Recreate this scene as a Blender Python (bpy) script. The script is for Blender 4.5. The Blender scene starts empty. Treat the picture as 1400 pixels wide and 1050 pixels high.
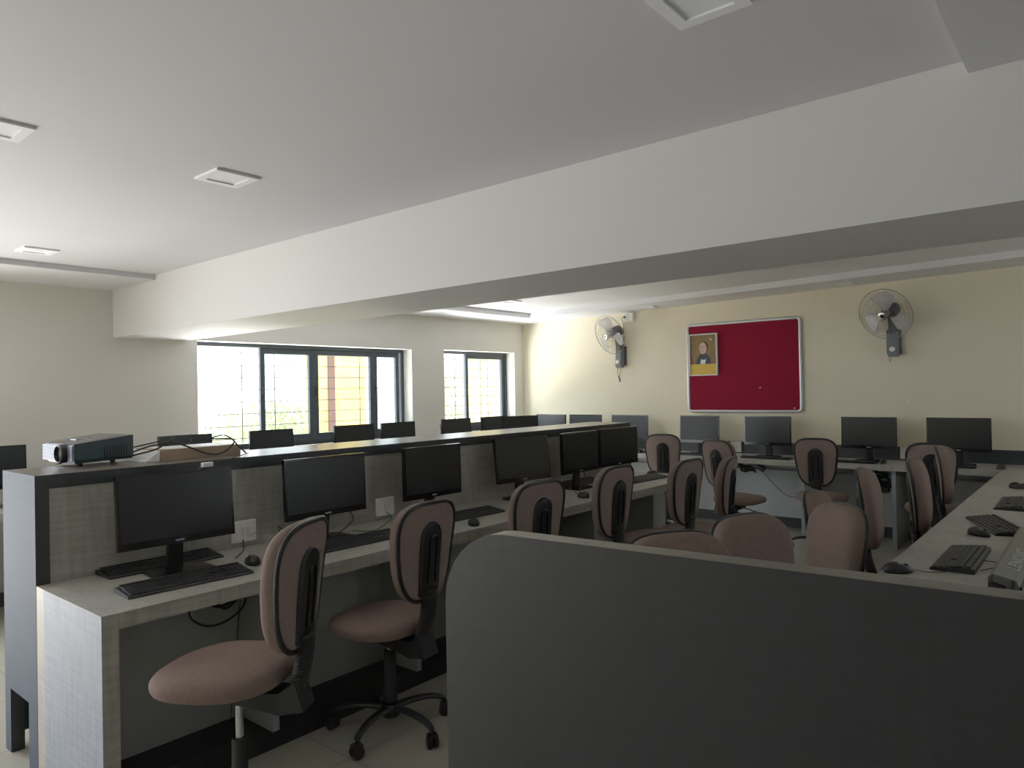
import bpy, bmesh, math, random
from math import sin, cos, pi, radians as R
from mathutils import Vector, Matrix, Euler
random.seed(7)
sc = bpy.context.scene
C = sc.collection

# ------------------------------------------------------------------ helpers
def lin(c):
    return tuple(((x / 255 / 12.92) if x / 255 <= 0.04045 else ((x / 255 + 0.055) / 1.055) ** 2.4) for x in c) + (1,)

def mat(name, col, rough=0.6, metal=0.0, spec=0.5, var=None, vscale=(8, 8, 8), bump=0.0, bscale=200, coat=0, detail=3):
    m = bpy.data.materials.new(name); m.use_nodes = True
    nt = m.node_tree; b = nt.nodes['Principled BSDF']
    b.inputs['Base Color'].default_value = lin(col)
    b.inputs['Roughness'].default_value = rough
    b.inputs['Metallic'].default_value = metal
    b.inputs['Specular IOR Level'].default_value = spec
    b.inputs['Coat Weight'].default_value = coat
    tc = nt.nodes.new('ShaderNodeTexCoord')
    if var is not None:
        mp = nt.nodes.new('ShaderNodeMapping'); mp.inputs['Scale'].default_value = vscale
        nz = nt.nodes.new('ShaderNodeTexNoise'); nz.inputs['Scale'].default_value = 1.0; nz.inputs['Detail'].default_value = detail
        rp = nt.nodes.new('ShaderNodeValToRGB')
        rp.color_ramp.elements[0].position = 0.3; rp.color_ramp.elements[1].position = 0.7
        rp.color_ramp.elements[0].color = lin(col); rp.color_ramp.elements[1].color = lin(var)
        nt.links.new(tc.outputs['Object'], mp.inputs[0]); nt.links.new(mp.outputs[0], nz.inputs['Vector'])
        nt.links.new(nz.outputs['Fac'], rp.inputs[0]); nt.links.new(rp.outputs[0], b.inputs['Base Color'])
    if bump:
        n2 = nt.nodes.new('ShaderNodeTexNoise'); n2.inputs['Scale'].default_value = bscale; n2.inputs['Detail'].default_value = 2
        bp = nt.nodes.new('ShaderNodeBump'); bp.inputs['Strength'].default_value = bump; bp.inputs['Distance'].default_value = 0.002
        nt.links.new(tc.outputs['Object'], n2.inputs['Vector']); nt.links.new(n2.outputs['Fac'], bp.inputs['Height'])
        nt.links.new(bp.outputs[0], b.inputs['Normal'])
    return m

def laminate(name, ca, cb, rough=0.45, sc1=70.0):
    """linen-like crosshatched laminate"""
    m = bpy.data.materials.new(name); m.use_nodes = True
    nt = m.node_tree; b = nt.nodes['Principled BSDF']
    b.inputs['Roughness'].default_value = rough
    tc = nt.nodes.new('ShaderNodeTexCoord')
    outs = []
    for s in ((4, 4, sc1), (sc1 * .6, sc1 * .6, 5)):
        mp = nt.nodes.new('ShaderNodeMapping'); mp.inputs['Scale'].default_value = s
        nz = nt.nodes.new('ShaderNodeTexNoise'); nz.inputs['Scale'].default_value = 1.0; nz.inputs['Detail'].default_value = 2.5
        nt.links.new(tc.outputs['Object'], mp.inputs[0]); nt.links.new(mp.outputs[0], nz.inputs['Vector'])
        outs.append(nz.outputs['Fac'])
    ad = nt.nodes.new('ShaderNodeMath'); ad.operation = 'ADD'
    nt.links.new(outs[0], ad.inputs[0]); nt.links.new(outs[1], ad.inputs[1])
    hf = nt.nodes.new('ShaderNodeMath'); hf.operation = 'MULTIPLY'; hf.inputs[1].default_value = 0.5
    nt.links.new(ad.outputs[0], hf.inputs[0])
    rp = nt.nodes.new('ShaderNodeValToRGB')
    rp.color_ramp.elements[0].position = 0.36; rp.color_ramp.elements[1].position = 0.64
    rp.color_ramp.elements[0].color = lin(ca); rp.color_ramp.elements[1].color = lin(cb)
    nt.links.new(hf.outputs[0], rp.inputs[0]); nt.links.new(rp.outputs[0], b.inputs['Base Color'])
    return m

def glassy(name, tint=(235, 240, 240), refl=0.1, rough=0.03):
    m = bpy.data.materials.new(name); m.use_nodes = True
    nt = m.node_tree; nt.nodes.clear()
    o = nt.nodes.new('ShaderNodeOutputMaterial'); mx = nt.nodes.new('ShaderNodeMixShader')
    t = nt.nodes.new('ShaderNodeBsdfTransparent'); g = nt.nodes.new('ShaderNodeBsdfGlossy')
    t.inputs[0].default_value = lin(tint); g.inputs['Roughness'].default_value = rough
    mx.inputs[0].default_value = refl
    nt.links.new(t.outputs[0], mx.inputs[1]); nt.links.new(g.outputs[0], mx.inputs[2]); nt.links.new(mx.outputs[0], o.inputs[0])
    return m

M = {}
M['cream'] = mat('cream_paint', (234, 225, 199), .6, var=(230, 220, 193), vscale=(1.5, 1.5, 1.5))
M['offwhite'] = mat('offwhite_paint', (206, 203, 196), .65, var=(201, 198, 190), vscale=(1.2, 1.2, 1.2))
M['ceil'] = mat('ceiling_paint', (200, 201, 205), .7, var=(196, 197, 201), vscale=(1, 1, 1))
M['ceil2'] = mat('rear_ceiling_lit_paint', (228, 228, 231), .7, var=(224, 224, 228), vscale=(1, 1, 1))  # lightened copy of the ceiling paint, so the rear bay looks better lit
M['beam'] = mat('beam_paint', (210, 210, 209), .6, var=(206, 206, 205), vscale=(1, 1, 1))
M['lam'] = laminate('light_linen_laminate', (146, 145, 136), (170, 169, 160), .45)
M['lamend'] = laminate('cool_light_and_edge_laminate', (136, 143, 156), (156, 162, 173), .6)  # bluish daylight on the desk end put into the colour; also edge strips
M['dark'] = laminate('charcoal_laminate', (40, 44, 47), (50, 54, 57), .42)
M['filler'] = laminate('warm_filler_laminate', (150, 140, 124), (168, 158, 142), .5)
M['endp'] = laminate('glare_tinted_end_laminate', (38, 53, 70), (46, 62, 79), .75)  # cool glare on the counter end put into the charcoal's colour
M['underwall'] = mat('underwall_reflected_light', (196, 202, 208), .6)  # bluish reflected light on the lower wall put into the colour
M['panel'] = laminate('near_panel_laminate', (27, 29, 32), (33, 36, 39), .5)
M['sheentop'] = laminate('window_sheen_top_laminate', (84, 80, 74), (104, 99, 91), .3)  # window reflection on the counter top put into a lighter colour
M['edge'] = laminate('edge_band', (104, 100, 92), (124, 120, 110), .45)
M['grey'] = mat('grey_board', (152, 156, 151), .6, var=(144, 148, 143), vscale=(3, 3, 3))
M['kick'] = mat('black_plinth', (30, 32, 33), .5)
M['fabric'] = mat('mauve_brown_fabric', (128, 111, 103), .95, spec=.1, var=(120, 103, 95), vscale=(60, 60, 60), bump=.2, bscale=420)
M['fabric2'] = mat('mauve_brown_back_fabric', (140, 123, 118), .95, spec=.1, var=(132, 115, 110), vscale=(70, 70, 70), bump=.3, bscale=420)
M['plastic'] = mat('black_plastic', (26, 28, 30), .38)
M['plasticm'] = mat('matt_black_plastic', (24, 25, 27), .6)
M['rubber'] = mat('black_rubber', (30, 30, 31), .75)
M['gloss'] = mat('glossy_black_bezel', (16, 17, 19), .18)
M['screen'] = mat('dark_screen', (24, 27, 30), .32, spec=.45)
M['chrome'] = mat('chrome', (200, 200, 200), .2, metal=1)
M['alu'] = mat('aluminium_trim', (205, 206, 210), .32, metal=.6)
M['felt'] = mat('maroon_felt', (142, 34, 54), .95, spec=.05, var=(134, 30, 49), vscale=(120, 120, 120), bump=.2, bscale=500)
M['white'] = mat('white_plastic', (240, 238, 230), .45)
M['whitem'] = mat('white_lamp_trim', (232, 234, 238), .5)
M['keys'] = mat('keyboard_keys', (38, 39, 40), .5)
M['wood'] = mat('cable_black', (18, 18, 19), .5)
M['wframe'] = mat('dark_anodised_frame', (58, 66, 74), .45, metal=.2)
M['grille'] = mat('grille_steel', (70, 72, 74), .6)
M['glass'] = glassy('window_glass', (240, 244, 242), .07)
M['blade'] = mat('silver_translucent_blade', (205, 202, 206), .16, spec=.8)
_n = M['blade'].node_tree; _b = _n.nodes['Principled BSDF']; _t = _n.nodes.new('ShaderNodeBsdfTransparent'); _x = _n.nodes.new('ShaderNodeMixShader')
_x.inputs[0].default_value = .58; _n.links.new(_t.outputs[0], _x.inputs[1]); _n.links.new(_b.outputs[0], _x.inputs[2])
_n.links.new(_x.outputs[0], _n.nodes['Material Output'].inputs[0])
M['cage'] = mat('cage_wire', (128, 122, 118), .35, metal=.7)
M['fanbody'] = mat('fan_dark_grey', (74, 78, 82), .4)
M['fanbody2'] = mat('fan_mid_grey', (112, 118, 124), .4)
M['teal'] = mat('projector_side', (36, 62, 66), .4, var=(28, 48, 52), vscale=(20, 20, 20))
M['projtop'] = mat('projector_top', (96, 90, 88), .35)
M['silver'] = mat('silver_plastic', (150, 156, 172), .45, metal=.2)
M['card'] = mat('kraft_card', (172, 150, 126), .8, var=(160, 138, 114), vscale=(12, 12, 12))
M['paper'] = mat('white_film', (222, 222, 220), .4)
M['bar'] = mat('grey_plastic_bar', (112, 114, 104), .45)
M['letter'] = mat('pale_lettering', (188, 200, 184), .5)
M['ochre'] = mat('ochre_render', (226, 198, 120), .9, var=(216, 184, 98), vscale=(2, 2, 2))
M['shutter'] = mat('red_brown_shutter', (84, 58, 56), .7)
M['leaf'] = mat('leaf', (150, 168, 128), .8, var=(186, 196, 164), vscale=(3, 3, 3))
M['bark'] = mat('bark', (96, 80, 62), .9)
M['ground'] = mat('pale_ground', (196, 188, 168), .95, var=(180, 172, 150), vscale=(1, 1, 1))
M['gold'] = mat('portrait_gold', (150, 122, 66), .6, var=(112, 92, 58), vscale=(5, 5, 5))
M['yellow'] = mat('portrait_yellow', (214, 176, 62), .6)
M['skin'] = mat('portrait_skin', (222, 186, 168), .6, var=(208, 170, 152), vscale=(60, 60, 60))
M['hair'] = mat('portrait_hair', (70, 62, 60), .7)
M['coat'] = mat('portrait_coat', (58, 62, 76), .7)
M['curtain'] = mat('portrait_curtain', (140, 66, 74), .7)
M['lampglass'] = mat('frosted_diffuser', (232, 236, 242), .5)

def floor_mat():
    m = bpy.data.materials.new('floor_tiles'); m.use_nodes = True
    nt = m.node_tree; b = nt.nodes['Principled BSDF']
    tc = nt.nodes.new('ShaderNodeTexCoord'); br = nt.nodes.new('ShaderNodeTexBrick')
    br.offset = 0; br.inputs['Scale'].default_value = 1.0
    br.inputs['Brick Width'].default_value = .6; br.inputs['Row Height'].default_value = .6
    br.inputs['Mortar Size'].default_value = .003; br.inputs['Color1'].default_value = lin((186, 182, 168)); br.inputs['Color2'].default_value = lin((181, 177, 163))
    br.inputs['Mortar'].default_value = lin((158, 152, 138))
    nt.links.new(tc.outputs['Object'], br.inputs['Vector'])
    nz = nt.nodes.new('ShaderNodeTexNoise'); nz.inputs['Scale'].default_value = 5; nz.inputs['Detail'].default_value = 5
    nt.links.new(tc.outputs['Object'], nz.inputs['Vector'])
    mx = nt.nodes.new('ShaderNodeMix'); mx.data_type = 'RGBA'; mx.blend_type = 'MULTIPLY'; mx.inputs['Factor'].default_value = .25
    nt.links.new(br.outputs['Color'], mx.inputs[6]); nt.links.new(nz.outputs['Color'], mx.inputs[7])
    nt.links.new(mx.outputs[2], b.inputs['Base Color']); b.inputs['Roughness'].default_value = .22
    return m
M['floor'] = floor_mat()

def obj(name, bm, m, parent=None, smooth=False, loc=None, rot=None, bevel=0, bseg=2):
    if bevel:
        es = [e for e in bm.edges if len(e.link_faces) == 2 and e.calc_face_angle(0) > .5]
        bmesh.ops.bevel(bm, geom=es, offset=bevel, segments=bseg, affect='EDGES', profile=.6)
    bmesh.ops.recalc_face_normals(bm, faces=bm.faces)
    me = bpy.data.meshes.new(name); bm.to_mesh(me); bm.free()
    ms = m if isinstance(m, (list, tuple)) else [m]
    for x in ms: me.materials.append(x)
    if smooth:
        for p in me.polygons: p.use_smooth = True
        me.set_sharp_from_angle(angle=R(40))
    o = bpy.data.objects.new(name, me); C.objects.link(o)
    if parent: o.parent = parent
    if loc: o.location = loc
    if rot: o.rotation_euler = rot
    return o

def box(bm, x0, x1, y0, y1, z0, z1, mi=0, mx=None):
    vs = [bm.verts.new(Vector(p)) for p in ((x0, y0, z0), (x1, y0, z0), (x1, y1, z0), (x0, y1, z0), (x0, y0, z1), (x1, y0, z1), (x1, y1, z1), (x0, y1, z1))]
    if mx is not None:
        for v in vs: v.co = mx @ v.co
    for f in ((0, 3, 2, 1), (4, 5, 6, 7), (0, 1, 5, 4), (1, 2, 6, 5), (2, 3, 7, 6), (3, 0, 4, 7)):
        bm.faces.new([vs[i] for i in f]).material_index = mi
    return bm

def B(*a, **k): return box(bmesh.new(), *a, **k)

def lathe(bm, prof, seg=24, mx=None, mi=0):
    """prof: list of (r,z)"""
    rings = []
    for r, z in prof:
        if r < 1e-6:
            rings.append([bm.verts.new((0, 0, z))])
        else:
            rings.append([bm.verts.new((r * cos(2 * pi * i / seg), r * sin(2 * pi * i / seg), z)) for i in range(seg)])
    if mx is not None:
        for rg in rings:
            for v in rg: v.co = mx @ v.co
    for a, b in zip(rings, rings[1:]):
        if len(a) == 1 and len(b) == 1: continue
        for i in range(seg):
            j = (i + 1) % seg
            if len(a) == 1: f = [a[0], b[i], b[j]]
            elif len(b) == 1: f = [a[i], a[j], b[0]]
            else: f = [a[i], a[j], b[j], b[i]]
            bm.faces.new(f).material_index = mi
    for rg in (rings[0], rings[-1]):
        if len(rg) > 1: bm.faces.new(rg).material_index = mi
    return bm

def smoothpts(pts, n=6, closed=False):
    P = [Vector(p) for p in pts]; out = []
    L = len(P)
    rng = range(L if closed else L - 1)
    for i in rng:
        p0 = P[(i - 1) % L] if (closed or i > 0) else P[i]
        p1 = P[i]; p2 = P[(i + 1) % L]
        p3 = P[(i + 2) % L] if (closed or i + 2 < L) else P[(i + 1) % L]
        for k in range(n):
            t = k / n
            out.append(.5 * ((2 * p1) + (-p0 + p2) * t + (2 * p0 - 5 * p1 + 4 * p2 - p3) * t * t + (-p0 + 3 * p1 - 3 * p2 + p3) * t ** 3))
    if not closed: out.append(P[-1])
    return out

def tube(bm, pts, r, seg=6, closed=False, mi=0, rads=None, sx=1, sz=1):
    P = [Vector(p) for p in pts]; n = len(P); rings = []
    up = None
    for i, p in enumerate(P):
        if closed: t = P[(i + 1) % n] - P[i - 1]
        else: t = P[min(i + 1, n - 1)] - P[max(i - 1, 0)]
        t.normalize()
        if up is None:
            up = Vector((0, 0, 1)) if abs(t.z) < .9 else Vector((1, 0, 0))
        a = t.cross(up)
        if a.length < 1e-5: a = t.orthogonal()
        a.normalize(); b = a.cross(t).normalized(); up = b
        rr = rads[i] if rads else r
        rings.append([bm.verts.new(p + a * (rr * sx * cos(2 * pi * k / seg)) + b * (rr * sz * sin(2 * pi * k / seg))) for k in range(seg)])
    m = n if closed else n - 1
    for i in range(m):
        A, D = rings[i], rings[(i + 1) % n]
        for k in range(seg):
            l = (k + 1) % seg
            bm.faces.new([A[k], A[l], D[l], D[k]]).material_index = mi
    if not closed:
        bm.faces.new(rings[0]).material_index = mi; bm.faces.new(rings[-1]).material_index = mi
    return bm

def T(pts, r, **k): return tube(bmesh.new(), pts, r, **k)

def loft(bm, rings, mi=0, cap=True):
    vr = [[bm.verts.new(Vector(p)) for p in rg] for rg in rings]
    for a, b in zip(vr, vr[1:]):
        n = len(a)
        for i in range(n):
            j = (i + 1) % n
            bm.faces.new([a[i], a[j], b[j], b[i]]).material_index = mi
    if cap:
        bm.faces.new(vr[0]).material_index = mi; bm.faces.new(vr[-1]).material_index = mi
    return bm

def prism(bm, pts2, axis, a, b, mi=0):
    """extrude polygon: pts2 in the two other axes"""
    def mk(p, t):
        if axis == 'x': return (t, p[0], p[1])
        if axis == 'y': return (p[0], t, p[1])
        return (p[0], p[1], t)
    return loft(bm, [[mk(p, a) for p in pts2], [mk(p, b) for p in pts2]], mi)

def tag(o, label=None, cat=None, group=None, kind=None):
    if label: o['label'] = label
    if cat: o['category'] = cat
    if group: o['group'] = group
    if kind: o['kind'] = kind
    return o

def thing(name, label, cat, loc=(0, 0, 0), rz=0, group=None):
    o = bpy.data.objects.new(name, None); C.objects.link(o); o.empty_display_size = .1
    o.location = loc; o.rotation_euler = (0, 0, R(rz))
    return tag(o, label, cat, group)

def struct(name, bm, m, parent=None, **k):
    o = obj(name, bm, m, parent, **k)
    if parent is None: o['kind'] = 'structure'
    return o

def copy_tree(o, parent=None, depth=0):
    c = o.copy(); C.objects.link(c); c.parent = parent
    for ch in list(o.children): copy_tree(ch, c, depth + 1)
    return c

def group_tag(o, label, group=None):
    o['label'] = label
    if group: o['group'] = group

# ------------------------------------------------------------------ dimensions
XW, YW = -6.14, 7.60          # window wall, board wall
XR, YF = 2.6, -3.0            # unseen walls
ZF = 2.38                     # front ceiling tray
DK = .75                      # desk height
WT = .24

# ------------------------------------------------------------------ room shell
struct('floor', B(XW - WT, XR + .1, YF - .1, YW + .1, -.1, 0), M['floor'])

def wall_with_holes_x(x0, x1, ya, yb, za, zb, holes):
    bm = bmesh.new(); ys = ya
    for (h0, h1, z0, z1) in sorted(holes):
        if h0 > ys + 1e-4: box(bm, x0, x1, ys, h0, za, zb)
        box(bm, x0, x1, h0, h1, za, z0); box(bm, x0, x1, h0, h1, z1, zb)
        ys = h1
    box(bm, x0, x1, ys, yb, za, zb)
    return bm
W1 = (3.05, 5.56, .98, 1.972); W2 = (6.08, 7.40, .98, 1.985)
struct('wall_left', wall_with_holes_x(XW - WT, XW, YF - .1, YW, 0, 2.75, [W1, W2, (-1.9, .75, .05, 2.15)]), M['offwhite'])
struct('wall_back', B(XW - WT, XR + .1, YW, YW + .1, 0, 2.75), M['cream'])
struct('wall_right', wall_with_holes_x(XR, XR + .1, YF - .1, YW, 0, 2.75, [(4.75, 5.45, 1.0, 2.1)]), M['offwhite'])
struct('wall_front', B(XW, XR, YF - .1, YF, 0, 2.75), M['offwhite'])

# beam
struct('ceiling_beam', B(XW, XR, 2.362, 2.955, 1.965, 2.75), M['beam'])
# front ceiling : tray plus lowered margins
bm = bmesh.new()
box(bm, -5.37, -.29, YF, 2.362, ZF, 2.7)
box(bm, XW, -5.37, YF, 2.362, 2.343, 2.7)
box(bm, -.29, XR, YF, 2.362, 2.343, 2.7)
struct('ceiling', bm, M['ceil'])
# rear ceiling, slightly rising to the right
def zr(x, d=0): return 2.372 + .0185 * (x - XW) + d
def slab(bm, x0, x1, y0, y1, d):
    vs = [bm.verts.new(p) for p in ((x0, y0, zr(x0, d)), (x1, y0, zr(x1, d)), (x1, y1, zr(x1, d)), (x0, y1, zr(x0, d)),
                                    (x0, y0, 2.74), (x1, y0, 2.74), (x1, y1, 2.74), (x0, y1, 2.74))]
    for f in ((0, 3, 2, 1), (4, 5, 6, 7), (0, 1, 5, 4), (1, 2, 6, 5), (2, 3, 7, 6), (3, 0, 4, 7)):
        bm.faces.new([vs[i] for i in f])
bm = bmesh.new()
slab(bm, XW, -5.6, 2.955, YW, 0); slab(bm, -5.6, XR, 7.05, YW, 0); slab(bm, -5.6, XR, 2.955, 7.05, .06)
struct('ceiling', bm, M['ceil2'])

# skirting on board wall
struct('baseboard_back', B(XW, XR, YW - .018, YW, 0, .10), mat('dark_skirting', (60, 64, 70), .5))
struct('baseboard_left', B(XW, XW + .018, YF, YW - .018, 0, .10), bpy.data.materials['dark_skirting'])

# windows
def window(name, hole, mull, rails, panes, label):
    y0, y1, z0, z1 = hole
    X = XW - .17
    bm = bmesh.new()
    box(bm, X - .05, X + .03, y0, y1, z0, z0 + .045)
    box(bm, X - .05, X + .03, y0, y1, z1 - .035, z1)
    box(bm, X - .05, X + .03, y0, y0 + .035, z0 + .045, z1 - .035)
    box(bm, X - .05, X + .03, y1 - .04, y1, z0 + .045, z1 - .035)
    root = struct(name, bm, M['wframe'])
    for (a, b) in panes:      # sliding sashes
        bm = bmesh.new(); dx = .0
        box(bm, X - .02, X + .015, a, a + .05, z0 + .045, z1 - .035)
        box(bm, X - .02, X + .015, b - .05, b, z0 + .045, z1 - .035)
        box(bm, X - .02, X + .015, a + .05, b - .05, z1 - .09, z1 - .035)
        box(bm, X - .02, X + .015, a + .05, b - .05, z0 + .045, z0 + .10)
        s = obj('sash', bm, M['wframe'], root)
        obj('pane', B(X - .004, X + .001, a + .05, b - .05, z0 + .10, z1 - .09), M['glass'], s)
        obj('latch', B(X + .015, X + .03, a + .015, a + .035, 1.48, 1.56), M['wframe'], s, bevel=.003)
    # safety grille outside
    gx = XW - WT + .03
    bm = bmesh.new()
    z = 1.885
    while z > z0 + .02:
        tube(bm, [(gx - .03, y0 + .005, z), (gx - .03, y1 - .005, z)], .0045, seg=6); z -= .1165
    for yy in mull:
        tube(bm, [(gx - .03, yy, z0 + .005), (gx - .03, yy, z1 - .005)], .0055, seg=6)
    obj('safety_grille', bm, M['grille'], root)
    return root
w1 = window('window_1', W1, [3.6, 3.95, 4.46, 5.0, 5.2], None, [(3.745, 4.345), (4.35, 5.13), (5.13, 5.5)], '')
w2 = window('window_2', W2, [6.5, 6.98, 7.12], None, [(6.61, 7.36)], '')

# window sills inside the reveals
struct('trim_1', B(XW - WT, XW + .01, W1[0], W1[1], .955, .98), M['white'])
struct('trim_2', B(XW - WT, XW + .01, W2[0], W2[1], .955, .98), M['white'])
bm = bmesh.new()
for (a, b) in ((-1.9, -1.02), (-1.02, -.14), (-.14, .75)):
    X = XW - .17
    box(bm, X - .02, X + .02, a, a + .04, .05, 2.15); box(bm, X - .02, X + .02, b - .04, b, .05, 2.15)
    box(bm, X - .02, X + .02, a + .04, b - .04, .05, .10); box(bm, X - .02, X + .02, a + .04, b - .04, 2.10, 2.15)
struct('added_window_3', bm, M['wframe'])  # unseen balcony window, added to bring cool daylight onto the counter end
bm = bmesh.new()
for (a, b) in ((4.75, 5.10), (5.10, 5.45)):
    box(bm, XR + .03, XR + .07, a, a + .03, 1.0, 2.1); box(bm, XR + .03, XR + .07, b - .03, b, 1.0, 2.1)
    box(bm, XR + .03, XR + .07, a + .03, b - .03, 1.0, 1.04); box(bm, XR + .03, XR + .07, a + .03, b - .03, 2.06, 2.1)
struct('added_window_4', bm, M['wframe'])  # unseen side window, added to brighten the rear ceiling

# ------------------------------------------------------------------ ceiling lights
def ceiling_light(x, y, z, s, label, group='square recessed ceiling lights'):
    t = thing('ceiling_light', label, 'ceiling light', (x, y, z), 0, group)
    h = s / 2; i = h * .66
    bm = bmesh.new()
    for a in ((-h, h, -h, -i), (-h, h, i, h), (-h, -i, -i, i), (i, h, -i, i)):
        box(bm, a[0], a[1], a[2], a[3], -.010, 0)
    obj('trim_ring', bm, M['whitem'], t)
    obj('diffuser', B(-i, i, -i, i, -.005, 0), M['lampglass'], t)
    return t
ceiling_light(-2.775, 1.515, ZF, .185, 'square recessed ceiling light standing out bright white in mid ceiling')
ceiling_light(-4.95, 1.48, ZF, .185, 'small square ceiling light close to the stepped ceiling margin over the window wall')
ceiling_light(-.715, 1.555, ZF, .185, 'square ceiling light nearest the viewer, cut by the top of the photo')
ceiling_light(-2.80, .72, ZF, .185, 'square ceiling light cut off by the left edge of the photo')
ceiling_light(-5.0, 5.98, zr(-5.0, .06) , .18, 'square ceiling light behind the beam nearest the window wall')
ceiling_light(-2.9, 5.83, zr(-2.9, .06), .18, 'square ceiling light behind the beam, above the maroon board')
ceiling_light(-1.95, 7.33, zr(-1.95), .16, 'small square light in the ceiling margin beside the wall fan above the right desk')
ceiling_light(-4.05, 7.34, zr(-4.05), .16, 'small square light in the ceiling margin by the wall junction box')

# ------------------------------------------------------------------ central counter and desk
PX, PY0, PY1, PT = -3.24, .95, 5.48, 1.18
cn = thing('counter', 'long charcoal counter partition with pale inner face, projector on top', 'counter', (PX, PY0, 0))
L = PY1 - PY0
obj('kick_board', B(-.22, -.10, .052, .07, 0, .26), M['filler'], cn)
tb = obj('top_board', B(-.40, 0, 0, L, PT - .055, PT), [M['dark'], M['endp'], M['sheentop']], cn, bevel=.002)
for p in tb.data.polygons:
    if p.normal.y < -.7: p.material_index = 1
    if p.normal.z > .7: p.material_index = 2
bm = bmesh.new()
prism(bm, [(-.40, 0), (-.40, PT - .055), (0, PT - .055), (0, 0), (-.10, 0), (-.10, .27), (-.33, .27), (-.33, 0)], 'y', 0, .05)
ep = obj('end_panel', bm, [M['endp'], M['dark']], cn, bevel=.0015)
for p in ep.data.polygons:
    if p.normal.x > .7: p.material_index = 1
obj('end_panel', B(-.40, 0, L - .05, L, 0, PT - .055), M['dark'], cn, bevel=.0015)
obj('inner_panel', B(-.03, -.004, .05, L - .05, .60, PT - .055), M['lam'], cn)
obj('outer_panel', B(-.40, -.375, .05, L - .05, .06, PT - .055), M['dark'], cn)

dk = thing('computer_desk', 'long pale laminate desk along the counter holding the row of monitors', 'desk', (PX, PY0, 0))
DW = .64
obj('worktop', B(.0005, DW, .056, L + .02, DK - .055, DK), M['lam'], dk, bevel=.002)
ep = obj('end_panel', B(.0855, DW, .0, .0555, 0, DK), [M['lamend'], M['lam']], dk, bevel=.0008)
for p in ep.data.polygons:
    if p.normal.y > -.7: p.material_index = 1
obj('filler_strip', B(.0015, .085, .001, .0555, 0, DK - .0005), M['filler'], dk)
obj('modesty_panel', B(.30, .32, .06, L, .10, DK - .057), M['grey'], dk)
obj('plinth', B(.10, .522, .06, L, 0, .10), M['kick'], dk)
for k in range(6):
    y = 1.61 - PY0 + .79 * k
    if y < L - .1:
        bm = bmesh.new()
        prism(bm, [(.321, .102), (.321, DK - .057), (.60, DK - .057), (.60, DK - .16), (.585, .102)], 'y', y, y + .03)
        s = obj('support_panel', bm, M['grey'], dk)
        obj('edge_strip', B(.586, .590, y + .002, y + .028, .105, DK - .18), M['lamend'], s)

# ------------------------------------------------------------------ window-wall desk
wd = thing('computer_desk', 'desk along the window wall behind the counter', 'desk', (XW + .02, 1.0, 0))
obj('worktop', B(0, .62, 0, 5.95, DK - .05, DK), M['lam'], wd, bevel=.002)
for y in (0, 1.2, 2.4, 3.6, 4.8, 5.9):
    obj('support_panel', B(.05, .55, y, y + .03, 0, DK - .051), M['grey'], wd)
# ------------------------------------------------------------------ board-wall desk
bd = thing('computer_desk', 'long pale desk against the cream wall under the maroon board', 'desk', (-5.5, 7.03, 0))
obj('worktop', B(-.60, 8.0, 0, .545, DK - .05, DK), M['lam'], bd, bevel=.002)
obj('back_strip', B(-.60, 8.0, .545, .562, DK - .04, .875), M['dark'], bd)
for x in (1.58, 3.19, 3.98, 5.6, 6.6):
    s = obj('support_panel', B(x, x + .035, .03, .56, 0, DK - .051), M['grey'], bd)
    obj('edge_strip', B(x, x + .035, .026, .0295, .001, DK - .052), M['lamend'], s)
obj('lit_underwall', B(-.6, 8.0, .5625, .567, .10, DK - .051), M['underwall'], bd)  # added sheet standing in for bluish light on the wall
for i, z in enumerate((.585, .645)):
    obj('wall_rail', B(.1, 7.9, .535, .562, z, z + .018), M['alu'] if i else M['lamend'], bd)

# ------------------------------------------------------------------ desk at the viewer's side
rd = thing('computer_desk', 'long pale desk running from the dark panel to the far wall desk', 'desk', (-.705, 1.33, 0))
LR = 7.028 - 1.33
obj('worktop', B(0, .70, 0, LR, DK - .05, DK), M['lam'], rd, bevel=.002)
obj('back_board', B(.702, .73, 0, LR, 0, DK + .02), M['dark'], rd)
for y in (.10, 1.3, 2.7, 4.1, 5.5):
    obj('support_panel', B(.42, .70, y, y + .03, 0, DK - .051), M['grey'], rd)

# near dark divider panel with rounded top corner
X0 = -1.135
dp = thing('divider_panel', 'big dark charcoal panel with a rounded top corner nearest the viewer', 'panel', (X0, 1.115, 0), 4.6)
pts = [(0, 0), (0, 1.18 - .16)]
for k in range(1, 9):
    a = pi - k * (pi / 2) / 8
    pts.append((.16 + .16 * cos(a), 1.18 - .16 + .16 * sin(a)))
pts += [(1.55, 1.18), (1.55, 0)]
bm = bmesh.new()
prism(bm, pts, 'y', 0, .003)
obj('panel_face', bm, M['panel'], dp)
bm = bmesh.new()
prism(bm, [(p[0] + (.0004 if p[0] < .5 else 0), p[1]) for p in pts], 'y', .0031, .052)
obj('panel_core', bm, M['edge'], dp)

# ------------------------------------------------------------------ chairs
def outline(t, w_top, w_bot, h, n=3.4):
    c, s = cos(t), sin(t)
    x = math.copysign(abs(c) ** (2 / n), c); z = math.copysign(abs(s) ** (2 / n), s)
    w = w_bot + (w_top - w_bot) * ((z + 1) / 2) ** .75
    return x * w / 2, z * h / 2

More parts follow.
